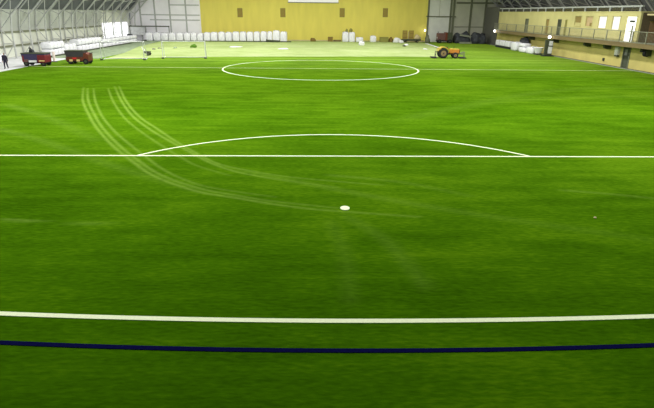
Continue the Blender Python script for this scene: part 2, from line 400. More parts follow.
def prof_off(t):   # inner chord of the lattice frame
    P = [Vector(p) for p in PROF]; out = []
    for i, p in enumerate(P):
        a = P[max(i-1, 0)]; b = P[min(i+1, len(P)-1)]; d = (b-a).normalized(); n = Vector((d.y, -d.x)); out.append(p+n*t)
    return out
def densify(P, step):
    out = []
    for i in range(len(P)-1):
        n = max(1, round((P[i+1]-P[i]).length/step))
        for k in range(n): out.append(P[i]+(P[i+1]-P[i])*k/n)
    out.append(P[-1]); return out
def pair(n):
    O = densify([Vector(p) for p in PROF], 1.6)
    I = []
    for i, p in enumerate(O):
        a = O[max(i-1, 0)]; b = O[min(i+1, len(O)-1)]; d = (b-a).normalized(); I.append(p + Vector((d.y, -d.x))*1.25)
    I[0].y = 0; I[-1].y = 0
    return [p + Vector((0, 0)) for p in O], I
O, I = pair(0)
O = [p+Vector((0.14 if p.x < 0 else -0.14, -0.1 if p.y > 6 else 0)) for p in O]
fr = thing('lattice_frame', (0, 0, 0), 'x', 'roof frame', kind='structure', group='lattice arch frames of the hall')
V3 = lambda p: (p.x, 0, p.y)
m = MB(); m.tube([V3(p) for p in O], 0.075, 6); m.build('outer_chord', STEEL, fr)
m = MB(); m.tube([V3(p) for p in I], 0.095, 6); m.build('inner_chord', STEEL, fr)
m = MB()
for i in range(len(O)-1):
    m.rod(V3(O[i]), V3(I[i+1]) if i % 2 == 0 else V3(I[i]), 0.05, 6)
    if i % 2: m.rod(V3(I[i]), V3(O[i+1]), 0.05, 6)
m.build('web', STEEL, fr)
frames = [22+3.8*k for k in range(17)]
for k, y in enumerate(frames):
    o = fr if k == 0 else copy_tree(fr)
    o.location = (0, y, 0)
    n = len(frames)-1-k
    o['label'] = 'grey steel lattice arch frame, ' + ('closest to the far end wall' if n == 0 else ORD[n] + ' counted forward from the far end wall')

# back wall
HT = 18
def z_at(v, Y, u=300): return AY(u, v, Y).z
def x_at(u, Y, v=20): return AY(u, v, Y).x
XY0, XY1 = x_at(201, YB), x_at(427, YB)
def arch_poly(x0, x1):  # end wall outline clipped to [x0,x1]
    def zt(x):
        for i in range(len(PROF)-1):
            (xa, za), (xb, zb) = PROF[i], PROF[i+1]
            if xa <= x <= xb and xb > xa: return za+(zb-za)*(x-xa)/(xb-xa)
        return 0
    top = [(x, zt(x)) for x in ([x0] + [p[0] for p in PROF if x0 < p[0] < x1] + [x1])]
    return [(x0, 0)] + top + [(x1, 0)]
m = MB(); m.prism(arch_poly(-33.9, XY0), 'Y', YB, YB+0.2); tag(m.build('wall_back_pale', CLADW), 'white panelled end wall between the lattice wall and the yellow wall', kind='structure')
m = MB(); m.prism([(XY0, 0), (XY0, 13.2), (XY1, 13.2), (XY1, 0)], 'Y', YB-0.12, YB+0.2); tag(m.build('wall_back', YELLOW), 'tall yellow boarded end wall', kind='structure')
m = MB(); m.prism([(XY0, 13.2)] + [p for p in arch_poly(XY0, XY1)[1:-1]] + [(XY1, 13.2)], 'Y', YB, YB+0.2); tag(m.build('wall_back_gable', CLADW), 'pale gable above the yellow end wall', kind='structure')
m = MB(); m.prism(arch_poly(XY1, 36.3), 'Y', YB, YB+0.2); tag(m.build('wall_back_grey', CLADDIM), 'panelled end wall dimmed to grey behind the parked machinery', kind='structure')
# panel joints of the pale end wall
m = MB()
for u in (127, 141, 155.5, 170.5, 186.5):
    x = x_at(u, YB); zt = [q for q in arch_poly(-33.9, x)][-2][1]; m.box(x-0.13, x+0.13, YB-0.1, YB, 0, zt)
tag(m.build('trim_8', JOINT), 'grey posts dividing the white end wall panels', kind='structure')
m = MB()
for v, ua, ub in ((5, 170, 200), (15, 141, 200), (20, 150, 200)):
    z = z_at(v, YB, 180); m.box(x_at(ua, YB), x_at(ub, YB), YB-0.08, YB, z-0.09, z+0.09)
tag(m.build('trim_9', JOINT), 'grey horizontal rails on the white end wall', kind='structure')
m = MB()
for u in (453, 470, 484.5):
    x = x_at(u, YB); m.box(x-0.18, x+0.18, YB-0.15, YB, 0, 10)
z = z_at(3, YB, 470); m.box(x_at(455, YB), 36, YB-0.1, YB, z-0.15, z+0.15)
z = z_at(27, YB, 470); m.box(x_at(455, YB), 36, YB-0.08, YB, z-0.06, z+0.06)
tag(m.build('trim_10', COLG), 'dark olive posts and rails on the grey end wall', kind='structure')
# tall sectional door right of the yellow wall
dx0, dx1 = x_at(428.5, YB), x_at(449, YB)
m = MB(); zm = z_at(17, YB, 440)
d1 = MB().box(dx0, dx1, YB-0.1, YB-0.02, 0.0, zm).build('door_1', DOORW); tag(d1, 'tall white sectional door beside the yellow wall', kind='structure')
MB().box(dx0, (dx0+dx1)/2-0.04, YB-0.1, YB-0.02, zm+0.15, 9.2).box((dx0+dx1)/2+0.04, dx1, YB-0.1, YB-0.02, zm+0.15, 9.2).build('upper_panel', DOORW, d1)
m = MB(); m.box(dx0-0.3, dx0, YB-0.25, YB-0.02, 0, 9.3); m.box(dx1, dx1+0.3, YB-0.25, YB-0.02, 0, 9.3); m.box(dx0-0.5, dx1+1.2, YB-0.25, YB-0.02, zm-0.02, zm+0.16); m.build('frame', COLG, d1)
# brown panels and the white board
for i, u in enumerate((240.3, 283, 342, 385)):
    x = x_at(u, YB-.12); zc = z_at(12.7, YB-.12, u)
    m = MB(); m.box(x-0.42, x+0.42, YB-0.16, YB-0.115, zc-0.72, zc+0.72)
    o = m.build('wall_panel', BROWNP); tag(o, ['brown upright panel nearest the white cladding on the yellow wall', 'brown panel just left of the white board on the yellow wall', 'brown panel just right of the white board on the yellow wall', 'brown upright panel nearest the tall door on the yellow wall'][i], 'wall panel', 'brown panels on the yellow wall')
    MB().box(x-0.46, x+0.46, YB-0.145, YB-0.118, zc-0.77, zc+0.77).build('panel_frame', FASCIA, o)
zb = z_at(2.3, YB-.12, 313)
bx0, bx1 = x_at(288.5, YB-.12), x_at(338, YB-.12)
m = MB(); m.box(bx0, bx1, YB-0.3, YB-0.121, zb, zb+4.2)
bd = m.build('white_board', GLOWWHITE); tag(bd, 'large white board high on the yellow wall', 'board')  # slight glow added so the board stays white
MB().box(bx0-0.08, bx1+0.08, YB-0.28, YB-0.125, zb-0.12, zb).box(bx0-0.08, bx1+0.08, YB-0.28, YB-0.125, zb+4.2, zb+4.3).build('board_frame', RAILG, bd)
m = MB(); m.box(XY0, XY1, YB-0.2, YB-0.12, 0, 0.18); tag(m.build('baseboard_back', WOOD), 'pale board along the foot of the yellow wall', kind='structure')

# ------------------------------------------------------------------ two-storey building along the right side
BX = 31.1; RXX = 29.95
BY1 = 75.5
BY0 = AX(639.2, 25, BX).y      # near end of the upper storey
def yr(u, X=BX, v=25): return AX(u, v, X).y
ZS0, ZS1 = 2.18, 2.52          # balcony slab
doorY0, doorY1 = yr(630.2, BX, 55), yr(622.8, BX, 55)
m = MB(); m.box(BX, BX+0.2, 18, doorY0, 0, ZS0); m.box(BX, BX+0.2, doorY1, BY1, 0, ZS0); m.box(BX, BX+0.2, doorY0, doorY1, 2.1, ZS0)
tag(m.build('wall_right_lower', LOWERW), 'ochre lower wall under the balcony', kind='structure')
ZT = 5.32
openings = [  # (u0, u1, z0, z1, material, name, label)
 (525, 528.3, ZS1, 4.45, 'door', COLG, 'narrow grey door furthest along the balcony'),
 (545.6, 549.0, ZS1, 4.5, 'door', BLIND, 'brown balcony door facing the white panelled stand'),
 (557.5, 561.2, ZS1, 4.5, 'door', GUTTER, 'dark balcony door, left of a close pair'),
 (564.6, 567.2, ZS1, 4.5, 'door', OLIVE, 'olive balcony door, right of a close pair'),
 (574, 580.8, 3.75, 4.95, 'window', BLIND, 'balcony window with a brown blind'),
 (585, 592.2, 3.75, 4.95, 'window', PINKB, 'balcony window with a pinkish blind'),
 (597.5, 606.3, 3.62, 4.98, 'window', GLOWWHITE, 'first lit white balcony window beside the pinkish one'),
 (611.2, 619.8, 3.55, 5.0, 'window', GLOWWHITE, 'lit white balcony window beside the bright doorway'),
 (625.2, 636.4, ZS1, 5.0, 'door', LITDOOR, 'bright open doorway at the near end of the balcony'),
]
spans = []
for u0, u1, z0, z1, kd, mm, lb in openings:
    ya, yb = yr(u1), yr(u0); spans.append((ya, yb, z0, z1, kd, mm, lb))
m = MB(); cur = BY0
for ya, yb, z0, z1, *_ in sorted(spans):
    if ya > cur: m.box(BX, BX+0.2, cur, ya, ZS1, ZT)
    if z0 > ZS1+0.01: m.box(BX, BX+0.2, ya, yb, ZS1, z0)
    m.box(BX, BX+0.2, ya, yb, z1, ZT); cur = yb
m.box(BX, BX+0.2, cur, BY1, ZS1, ZT)
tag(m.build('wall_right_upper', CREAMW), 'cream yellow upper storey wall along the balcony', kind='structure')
wi, di = 2, 2
for ya, yb, z0, z1, kd, mm, lb in spans:
    if kd == 'window': nm = 'window_%d' % wi; wi += 1
    else: nm = 'door_%d' % di; di += 1
    f = 0.07
    m = MB(); m.box(BX-0.03, BX+0.1, ya, ya+f, z0, z1); m.box(BX-0.03, BX+0.1, yb-f, yb, z0, z1); m.box(BX-0.03, BX+0.1, ya, yb, z1-f, z1)
    if kd == 'window': m.box(BX-0.06, BX+0.1, ya, yb, z0, z0+f)
    o = m.build(nm, RAILP if mm not in (GUTTER, COLG) else COLG); tag(o, lb, kind='structure')
    MB().box(BX+0.1, BX+0.14, ya+f, yb-f, z0+(f if kd == 'window' else 0), z1-f).build('pane' if kd == 'window' else 'door_leaf', mm, o)
    if mm is BLIND and kd == 'window': MB().box(BX+0.06, BX+0.1, ya+f, yb-f, z0+f, z0+0.42).build('sill_panel', RAILP, o)
    if mm is PINKB: MB().box(BX+0.06, BX+0.1, ya+f, ya+0.45*(yb-ya), z0+f, z0+0.45).build('sill_box', BLIND, o)
    if mm is LITDOOR:
        MB().box(BX+0.02, BX+0.09, ya+0.25*(yb-ya), ya+0.65*(yb-ya), z1-0.62, z1-0.42).build('door_closer', GUTTER, o)
        MB().box(BX+0.02, BX+0.09, ya+0.3*(yb-ya), ya+0.4*(yb-ya), z0, z1-0.9).build('door_edge', RAIL, o)
# end return wall of the upper storey, roof slab
m = MB(); m.box(BX+0.2, 36.2, BY0, BY0+0.15, ZS1, ZT); tag(m.build('wall_right_return', BROWNR), 'dark brown return wall closing the near end of the upper storey', kind='structure')
m = MB(); m.box(BX-0.05, 36.2, BY0, BY1, ZT, ZT+0.1); tag(m.build('roof_slab', CREAMW), 'cream roof edge of the two-storey building', kind='structure')
# roof railing: dark sheet added behind the white posts to stand for darkness
cz0, cz1 = ZT+0.1, 5.98
gp = [523.5, 530.7, 538, 545.7, 554.7, 563.3, 572.5, 585, 597.5, 610, 622, 640.2]
cl = thing('roof_railing', (BX, BY0, cz0), 'white posts and rail along the building top with added dark sheet behind', 'window band', kind='structure')
MB().box(0.06, 0.1, 0, BY1-BY0, 0, cz1-cz0-0.14).build('dark_sheet', DARKSHEET, cl)
MB().box(-0.02, 0.2, 0, BY1-BY0, cz1-cz0-0.16, cz1-cz0).build('top_rail', JOINT, cl)
ygp = [yr(u, BX, 10) for u in gp]; y = ygp[0]
while y + 2.3*1.35 < BY1: y += 3.1; ygp.append(y)
for y in ygp: MB().box(-0.03, 0.12, max(0, y-BY0-0.09), max(0, y-BY0-0.09)+0.18, 0, cz1-cz0-0.15).build('post', STEEL, cl)
# balcony slab, railing
YN = 20.0
m = MB(); m.box(RXX-0.05, 36.2, YN, BY1-1.5, ZS0+0.04, ZS1-0.02); tag(m.build('balcony_slab', KERB), 'concrete floor of the long balcony', kind='structure')
m = MB(); m.box(RXX-0.12, RXX-0.05, YN, BY1-1.5, ZS0-0.05, ZS1+0.03); tag(m.build('balcony_fascia', FASCIA), 'brown timber fascia along the balcony edge', kind='structure')
m = MB(); m.box(BX, BX+5, 18, BY0-1.0, 5.05, 5.2); tag(m.build('beam', WOOD), 'pale beam beyond the near end of the upper storey', kind='structure')
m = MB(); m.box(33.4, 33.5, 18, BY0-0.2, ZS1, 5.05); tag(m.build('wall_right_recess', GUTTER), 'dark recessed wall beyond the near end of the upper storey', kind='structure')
q = AY(651, 26, BY0-0.12)
m = MB(); m.box(q.x-0.1, q.x+0.9, BY0-0.16, BY0-0.02, ZS1, q.z+0.35, 0.02); o = m.build('notice_panel', ORB); tag(o, 'orange brown panel against the dark return wall at the balcony end', 'panel')
MB().box(q.x-0.15, q.x+0.95, BY0-0.14, BY0-0.04, q.z+0.35, q.z+0.42).build('top_trim', BROWNP, o)
rl = thing('balcony_railing', (RXX, YN, ZS1), 'long metal balcony railing on the two-storey building', 'railing')
LEN = BY1-1.5-YN
MB().box(-0.03, 0.03, 0, LEN, 1.04, 1.1).build('top_rail', RAIL, rl)
MB().box(-0.02, 0.02, 0, LEN, 0.08, 0.12).build('bottom_rail', RAIL, rl)
m = MB()
y = 0.15
while y < LEN:
    m.box(-0.008, 0.008, y-0.008, y+0.008, 0.1, 1.04); y += 0.2
tag(m.build('balusters', RAIL, rl), 'thin upright balcony bars', kind='stuff')
pu = [526, 534, 542, 551.5, 560, 569.5, 582, 594.5, 607.6, 621, 634, 648]
py = [AX(u, 30, RXX).y-YN for u in pu]
y = max(py)
while y+4 < LEN: y += 4; py.append(y)
y = min(py)
while y-2.2 > 0: y -= 2.2; py.append(y)
for y in py: MB().box(-0.045, 0.045, y-0.045, y+0.045, 0, 1.1).build('post', RAIL, rl)
# brackets under the balcony
for i, (u, lb) in enumerate(((531, 'dark balcony bracket furthest off, behind the white bags'), (555, 'dark balcony bracket beside the white panelled stand'), (587, 'dark balcony bracket midway along the ochre wall'), (607.5, 'dark balcony bracket nearest the white wall cabinet'))):
    y = AX(u, 38, BX-0.5).y
    t = thing('bracket', (BX, y, ZS0+0.04), lb, 'bracket', group='dark brackets under the balcony')
    MB().prism([(-0.04, 0), (-0.75, 0), (-0.75, -0.45), (-0.3, -0.6), (-0.04, -0.5)], 'Y', -0.16, 0.16).build('gusset', GUTTER, t)
    MB().box(-0.04, 0.01, -0.2, 0.2, -0.6, 0).build('back_plate', DARK, t)
# lower door, wall cabinet, hung winch
m = MB(); m.box(BX-0.05, BX+0.1, doorY0, doorY0+0.12, 0, 2.1); m.box(BX-0.05, BX+0.1, doorY1-0.12, doorY1, 0, 2.1); m.box(BX-0.05, BX+0.1, doorY0, doorY1, 1.98, 2.1)
o = m.build('door_%d' % di, COLG); tag(o, 'dark brown door in the ochre lower wall', kind='structure')
MB().box(BX+0.05, BX+0.1, doorY0+0.12, doorY1-0.12, 0.02, 1.98).build('door_leaf', GUTTER, o)
MB().box(BX+0.0, BX+0.06, doorY0+0.2, doorY0+0.26, 0.95, 1.15).build('handle', STEEL, o)
MB().box(BX+0.03, BX+0.05, doorY0+0.5*(doorY1-doorY0), doorY1-0.2, 1.2, 1.8).build('door_pane', RAILG, o)
q = AX(617, 52, BX-0.15)
t = thing('wall_cabinet', (BX, q.y, q.z-0.45), 'white wall cabinet with dark base beside the brown lower door', 'cabinet')
MB().box(-0.26, 0, -0.3, 0.3, 0.16, 0.95, 0.02).build('body', WHITE, t); MB().box(-0.24, 0, -0.28, 0.28, 0, 0.16).build('base', GUTTER, t)
MB().box(-0.285, -0.26, -0.26, 0.26, 0.22, 0.9).build('cabinet_door', DOORW, t)
q = AX(647, 50, BX-0.35)
t = thing('winch', (BX, q.y, q.z-0.35), 'dark winch hanging under the balcony past the brown door', 'winch')
MB().rod((-0.35, -0.2, 0), (-0.35, 0.2, 0), 0.27, 16).build('drum', DARK, t); MB().box(-0.5, 0.0, -0.26, -0.2, -0.2, 0.55).build('side_plate', GUTTER, t); MB().box(-0.5, 0.0, 0.2, 0.26, -0.2, 0.55).build('side_plate', GUTTER, t)
MB().box(-0.55, -0.1, 0.32, 0.78, 0.1, 0.6, 0.03).build('motor', DARK, t)
q = AX(603, 59.5, BX-0.1)
m = MB(); m.box(BX-0.12, BX, q.y-0.15, q.y+0.15, max(0.15, q.z-0.15), max(0.15, q.z-0.15)+0.32, 0.02); o = m.build('socket_box', GUTTER); tag(o, 'small dark box low on the ochre wall', 'box')
MB().box(BX-0.14, BX-0.12, q.y-0.1, q.y+0.1, max(0.15, q.z-0.1), max(0.15, q.z-0.1)+0.2).build('cover', DARK, o)

# dark block set in the corner between building and end wall, and lamps
m = MB(); m.box(31.3, 34.5, 76.5, 83.8, 0, 6.2); tag(m.build('corner_block', BLOCKM), 'dark block in the corner between grey end wall and building', kind='structure')
def lamp(loc, label, power, size=0.24, arm=(0.5, 0, 0)):
    t = thing('globe_lamp', loc, label, 'lamp', group='lit lamps around the hall')
    MB().ball((0, 0, 0), size).build('bulb', GLOW, t, smooth=True)
    MB().rod((0, 0, 0), arm, 0.04).build('arm', DARK, t)
    ld = bpy.data.lights.new('lamp_light', 'POINT'); ld.energy = power; ld.shadow_soft_size = size+0.05
    lo = bpy.data.objects.new('lamp_light', ld); COL.objects.link(lo); lo.location = Vector(loc) + Vector((-0.4, -0.4, 0))
q = AX(494.6, 31, RXX-0.25); lamp(q, 'bright lamp at the far end of the balcony', 25, 0.18, (0.4, 0, 0.2))
q = AY(425, 30.4, YB-0.6); lamp(q, 'small bright lamp at the edge of the yellow wall by the tall door', 5, 0.14, (0, 0.5, 0))

# ------------------------------------------------------------------ bulk bags
def bag_mesh(sx, sy, sz, seed, bulge=0.10):
    rnd = random.Random(seed); b = bmesh.new()
    bmesh.ops.create_cube(b, size=1)
    bmesh.ops.subdivide_edges(b, edges=b.edges[:], cuts=5, use_grid_fill=True)
    for v in b.verts:
        x, y, z = v.co*2
        # soft sack: round corners, belly, slumped top
        c = (1-0.10*(x*x*y*y)); k = 1+bulge*(1-z*z)*1.0
        nx, ny = x*c*k, y*c*k
        nz = (z+1)/2; top = nz*(1 - 0.07*(x*x+y*y)*nz) + (0.02*rnd.uniform(-1, 1) if 0.01 < nz else 0)
        v.co = Vector((nx*sx/2/(1+bulge)+rnd.uniform(-.01, .01), ny*sy/2/(1+bulge)+rnd.uniform(-.01, .01), top*sz))
    return b
def bag_proto(seed, sx=1.0, sy=1.0, sz=1.0):
    t = thing('bulk_bag', (0, 0, 0), 'x', 'bulk bag')
    w = MB(); w.bm.free(); w.bm = bag_mesh(sx, sy, sz, seed); w.build('sack', BAG, t, smooth=True)
    for ax in (-1, 1):
        for ay in (-1, 1):
            x, y = ax*sx*0.38, ay*sy*0.38; z = sz*0.86
            MB().tube([(x, y, z), (x*0.85, y*0.9, z+0.12*sz), (x*0.6, y*0.9, z+0.12*sz), (x*0.5, y*0.85, z)], 0.022, 6).build('lifting_loop', STRAP, t)
    return t
first_used = {}
protos = [bag_proto(i) for i in range(4)]
def place_bag(loc, scale, label, group, rz=None):
    i = random.randrange(4); pr = protos[i]
    o = copy_tree(pr) if i in first_used else pr
    first_used[i] = 1
    o.location = loc; o.scale = scale; o.rotation_euler = (0, 0, random.uniform(-.06, .06) if rz is None else rz); o['label'] = label; o['group'] = group
    return o
def row_bag(u0, u1, vt, vb, label, group, dy=1.3, z0=0.0, Y=None):
    b = G((u0+u1)/2, vb, z0) if Y is None else AY((u0+u1)/2, vb, Y)
    y = b.y; w = abs(AY(u1, vb, y).x-AY(u0, vb, y).x); h = AY((u0+u1)/2, vt, y).z - z0
    return place_bag((b.x, y+dy/2, z0), (w*0.94, dy, max(0.3, h)), label, group)
YBAG = 79.0
cols = [(203.5, 210), (210.3, 217.3), (218, 224.7), (225.2, 231.8), (232.2, 239.2), (239.8, 246), (246.5, 253), (253.6, 259.8), (260.4, 266.8), (267.2, 272.2), (272.6, 279.8), (280.2, 287)]
tops = [32.3, 32, 31.8, 32, 31.6, 31.6, 31.8, 31.6, 31.4, 31.4, 30.4, 31.6]
for k, ((u0, u1), vt) in enumerate(zip(cols, tops)):
    n = len(cols)-1-k
    lb = 'white bulk bag before the yellow wall, ' + ('at the right end of the row' if n == 0 else ORD[n] + ' from the right end of the row')
    b = AY((u0+u1)/2, 40, YBAG); w = AY(u1, 40, YBAG).x-AY(u0, 40, YBAG).x
    place_bag((b.x, YBAG+0.7, 0), (w*1.03, 1.3, AY((u0+u1)/2, vt, YBAG).z), lb, 'white bags before the yellow wall')
cols2 = [(145.5, 152.5), (153, 160.2), (160.7, 168), (168.5, 175.5), (176, 183), (183.6, 190), (190.5, 196.5), (197, 203)]
for k, (u0, u1) in enumerate(cols2):
    n = len(cols2)-1-k
    lb = 'white bulk bag before the white end wall, ' + ('next to the yellow wall edge' if n == 0 else ORD[n] + ' from the yellow wall edge')
    b = AY((u0+u1)/2, 40, YBAG); w = AY(u1, 40, YBAG).x-AY(u0, 40, YBAG).x
    place_bag((b.x, YBAG+0.7, 0), (w*1.03, 1.3, AY((u0+u1)/2, 32.6+random.uniform(-.4, .4), YBAG).z), lb, 'white bags before the white end wall')
# bags beside the lattice wall (stacked two high)
def stack_px(u0, u1, vt, vb, X, n, rows, label, group):
    """n bags along the wall between two sight lines, rows high"""
    ya, yb = AX(u0, vb, X).y, AX(u1, vb, X).y
    h = AX((u0+u1)/2, vt, X).z/rows
    for r in range(rows):
        for k in range(n):
            d = (yb-ya)/n; y = ya+d*(k+.5)
            lv = '' if rows == 1 else ('lower ' if r == 0 else 'upper ')
            pos = 'at its near end' if k == 0 else ORD[k] + ' from its near end'
            place_bag((X-0.75, y, r*h*1.01), (1.3, d*0.90, h*0.98), lv + label + (', ' + pos if n > 1 else ''), group)
stack_px(53.5, 67.5, 41, 55.5, -30.3, 4, 2, 'white bag behind the red trailer', 'white bags behind the red trailer')
stack_px(68, 79, 43.0, 53, -30.3, 3, 1, 'white bag behind the charcoal hopper', 'white bags behind the charcoal hopper')
stack_px(80.5, 104.5, 37.8, 50.5, -30.4, 7, 2, 'white bag of the tall block', 'tall block of white bags')
stack_px(105.5, 139, 36.8, 45.8, -30.4, 9, 2, 'white bag of the long low block', 'long low block of white bags')
# low pale sack at the left picture edge
stack_px(0, 9.5, 53.5, 61, -31.6, 2, 1, 'white bag behind the person', 'white bags behind the person')

# bags and boxes at the yellow wall foot
g = 'white bags standing alone at the yellow wall'
Yf = 81.5
def spot(u, Y=Yf): return AY(u, 41, Y).x
def wid(a, b, Y=Yf): return spot(b, Y)-spot(a, Y)
def ztop(u, v, Y=Yf): return AY(u, v, Y).z
place_bag((spot(345.3), Yf, 0), (wid(342, 348.5), 1.2, ztop(345, 31.6)), 'tall white bag at the yellow wall, left of a touching pair', g)
place_bag((spot(351.8), Yf, 0), (wid(348.7, 355), 1.2, ztop(352, 31.8)), 'tall white bag at the yellow wall, right of a touching pair', g)
place_bag((spot(359.3), Yf-0.3, 0), (wid(355.6, 363), 1.1, ztop(359, 37)), 'low white bag slumped beside the tall touching pair', g)
q = G(361.5, 45.5); place_bag((q.x, q.y, 0), (0.95, 0.9, 0.62), 'small white bag on the pale turf before the touching pair', g)
place_bag((spot(373), Yf, 0), (wid(369.8, 376), 1.1, ztop(373, 35.6)), 'squat square white bag alone at the yellow wall', g)
def lump(name, c, s, m, seed, label, cat, parts=None, group=None):
    box = 0.55 if m is TARP else 1.0
    rnd = random.Random(seed); w = MB(); bmesh.ops.create_icosphere(w.bm, subdivisions=3, radius=1)
    ph = [rnd.uniform(0, 6) for _ in range(6)]
    for v in w.bm.verts:
        x, y, z = [math.copysign(abs(q)**box, q) for q in v.co]; k = (0.82 if box < 1 else 1)+0.16*math.sin(3*x+ph[0])+0.12*math.sin(4*y+ph[1]+2*z)+0.08*math.sin(7*x+5*y+ph[2])
        v.co = Vector((x*k*s[0], y*k*s[1], max(0, (z*k+0.35)*s[2]/1.35)))
    o = w.build(name, m, smooth=True, loc=c); tag(o, label, cat, group); return o
def carton(x0, x1, y0, y1, z1, m, label, name='carton', cat='box', z0=0.0, group=None):
    t = thing(name, ((x0+x1)/2, (y0+y1)/2, z0), label, cat, group=group); a, b = (x1-x0)/2, (y1-y0)/2; h = z1-z0
    MB().box(-a, a, -b, b, 0, h*0.9, 0.02).build('body', m, t); MB().box(-a-.02, a+.02, -b-.02, b+.02, h*0.9, h, 0.01).build('lid', m, t); return t
lump('dark_bundle', (spot(346.5), Yf, ztop(345, 31.6)*1.005), (0.3, 0.3, 0.42), OLIVE, 3, 'dark bundle lying on the left tall white bag', 'bundle')
lump('dark_bundle', (spot(350.6), Yf, ztop(352, 31.8)*1.005), (0.34, 0.3, 0.5), OLIVE, 4, 'dark bundle lying on the right tall white bag', 'bundle')
lump('soil_heap', (spot(313.3), Yf+.4, 0), (wid(310.5, 316)/2, 0.5, ztop(313, 38.0)), BROWNB, 5, 'small brown heap at the yellow wall, below the white board', 'heap')
carton(spot(328), spot(332.8), Yf, Yf+0.9, ztop(330, 37), BROWNB, 'brown carton alone against the yellow wall')
carton(spot(333.5), spot(341), Yf+0.2, Yf+0.9, ztop(338, 40), FASCIA, 'low flat brown carton touching the tall white bags')
carton(spot(380), spot(388.5), Yf, Yf+1.0, ztop(384, 37.2), OLIVE, 'olive brown crate right of the squat white bag', 'crate', 'crate')
lump('rubble_heap', (spot(391.2), Yf+.6, 0), (0.5, 0.6, ztop(392, 38)), BROWNB, 8, 'brown heap between olive crate and white wrapping', 'heap')
lump('plastic_wrap', (spot(396.8), Yf-0.8, 0), (0.75, 0.5, ztop(396, 37.5)), WHITE, 9, 'crumpled white wrapping left of the brown upright boards', 'wrapping')
lump('plastic_wrap', (spot(399.6), Yf-2.1, 0), (0.4, 0.38, 0.5), WHITE, 19, 'small white wrapping on the turf before the brown boards', 'wrapping')
# flat trailer with two upright boards
t = thing('flat_trailer', (spot(410.5), Yf-0.5, 0), 'low dark trailer carrying two brown boards at the yellow wall', 'trailer')
hw = wid(401.5, 420)/2
MB().box(-hw, hw, -0.6, 0.6, 0.32, 0.62, 0.03).build('bed', GUTTER, t)
for sx in (-0.6, 0.6):
    MB().torus((hw*sx, -0.62, 0.24), 0.17, 0.07, 'Y').build('wheel', TYRE, t, smooth=True)
    MB().torus((hw*sx, 0.62, 0.24), 0.17, 0.07, 'Y').build('wheel', TYRE, t, smooth=True)
MB().bar((hw, 0, 0.4), (hw+0.7, 0, 0.3), 0.08, 0.08).build('drawbar', DARK, t)
for u0, u1, lb in ((402.3, 406.8, 'left brown upright board standing on the low trailer'), (408.6, 413.2, 'right brown upright board standing on the low trailer')):
    o = thing('upright_board', (spot((u0+u1)/2, Yf-.5), Yf-0.5, 0.62), lb, 'board', group='brown boards on the trailer'); a = wid(u0, u1)/2
    MB().box(-a, a, -0.15, 0.15, 0, ztop(404, 30.3)-0.62, 0.02).build('panel', BROWNP, o); MB().box(-a*0.8, a*0.8, -0.18, -0.15, 0.2, 0.3).box(-a*0.8, a*0.8, -0.18, -0.15, 0.9, 1.0).build('batten', BROWNB, o)
o = thing('leaning_board', (spot(407.7), Yf-0.35, 0.62), 'pale narrow board between the two brown upright boards', 'board'); MB().box(-0.07, 0.07, -0.04, 0.04, 0, ztop(407, 31.5)-0.62).build('plank', WOOD, o); MB().box(-0.1, 0.1, 0.04, 0.07, 0.3, 0.4).build('cleat', BROWNB, o)
o = lump('pale_sack', (spot(417), Yf-0.4, 0.62), (0.62, 0.45, 0.75), WOOD, 12, 'pale sack slumped on the right end of the low trailer', 'sack')
lump('dark_heap', (spot(426.4), Yf-0.8, 0), (0.5, 0.55, ztop(426, 35.5)), COLG, 13, 'dark olive heap at the right corner of the yellow wall', 'heap')
lump('dark_bundle', (G(404, 46.5).x, G(404, 46.5).y, 0), (0.3, 0.3, 0.22), GUTTER, 14, 'small dark bundle lying on the pale turf before the trailer', 'bundle')
lump('plastic_wrap', (G(406, 45.5).x, G(406, 45.5).y, 0), (0.35, 0.3, 0.25), WHITE, 15, 'small white scrap of wrapping beside the small dark bundle', 'wrapping')
lump('plastic_wrap', (G(425.5, 49.3).x, G(425.5, 49.3).y, 0), (0.38, 0.7, 0.12), WHITE, 16, 'flat white wrapping on the pale turf beyond the orange tractor', 'wrapping')
strip('turf_seam', [G(426, 43.6).xy, G(431, 45.2).xy, G(440, 48.2).xy], 0.5, WHITE, 'white slanting strip on the turf beyond the orange tractor', z=0.03)['category'] = 'strip'
lump('plastic_wrap', (G(236, 47).x, G(236, 47).y, 0), (1.0, 1.2, 0.10), WHITE, 17, 'flat white sheet on the pale turf before the bag row', 'wrapping')
lump('plastic_wrap', (G(283, 49.3).x, G(283, 49.3).y, 0), (0.9, 0.6, 0.16), WHITE, 18, 'white wrapping on the pale turf below the right end of the bag row', 'wrapping')
lump('turf_offcut', (G(193.5, 47.6).x, G(193.5, 47.6).y, 0), (0.42, 0.5, 0.5), GREENH, 20, 'green heap of turf offcuts on the pale turf', 'heap')
lump('turf_offcut', (G(175, 48.3).x, G(175, 48.3).y, 0), (0.28, 0.3, 0.2), GREYGREEN, 21, 'small grey green offcut on the pale turf', 'heap')
# dark gear at the right end of the bag row
t = thing('hose_roll', (G(274, 41.9).x, YBAG-0.9, 0), 'dark flattened roll at the foot of the bag row, right end', 'roll')
MB().rod((-1.2, 0, 0.24), (1.1, -0.3, 0.2), 0.2, 12, 0.14).build('sleeve', GUTTER, t); MB().rod((-1.25, 0.02, 0.24), (-1.17, 0, 0.24), 0.26, 12).build('end_cap', DARK, t)

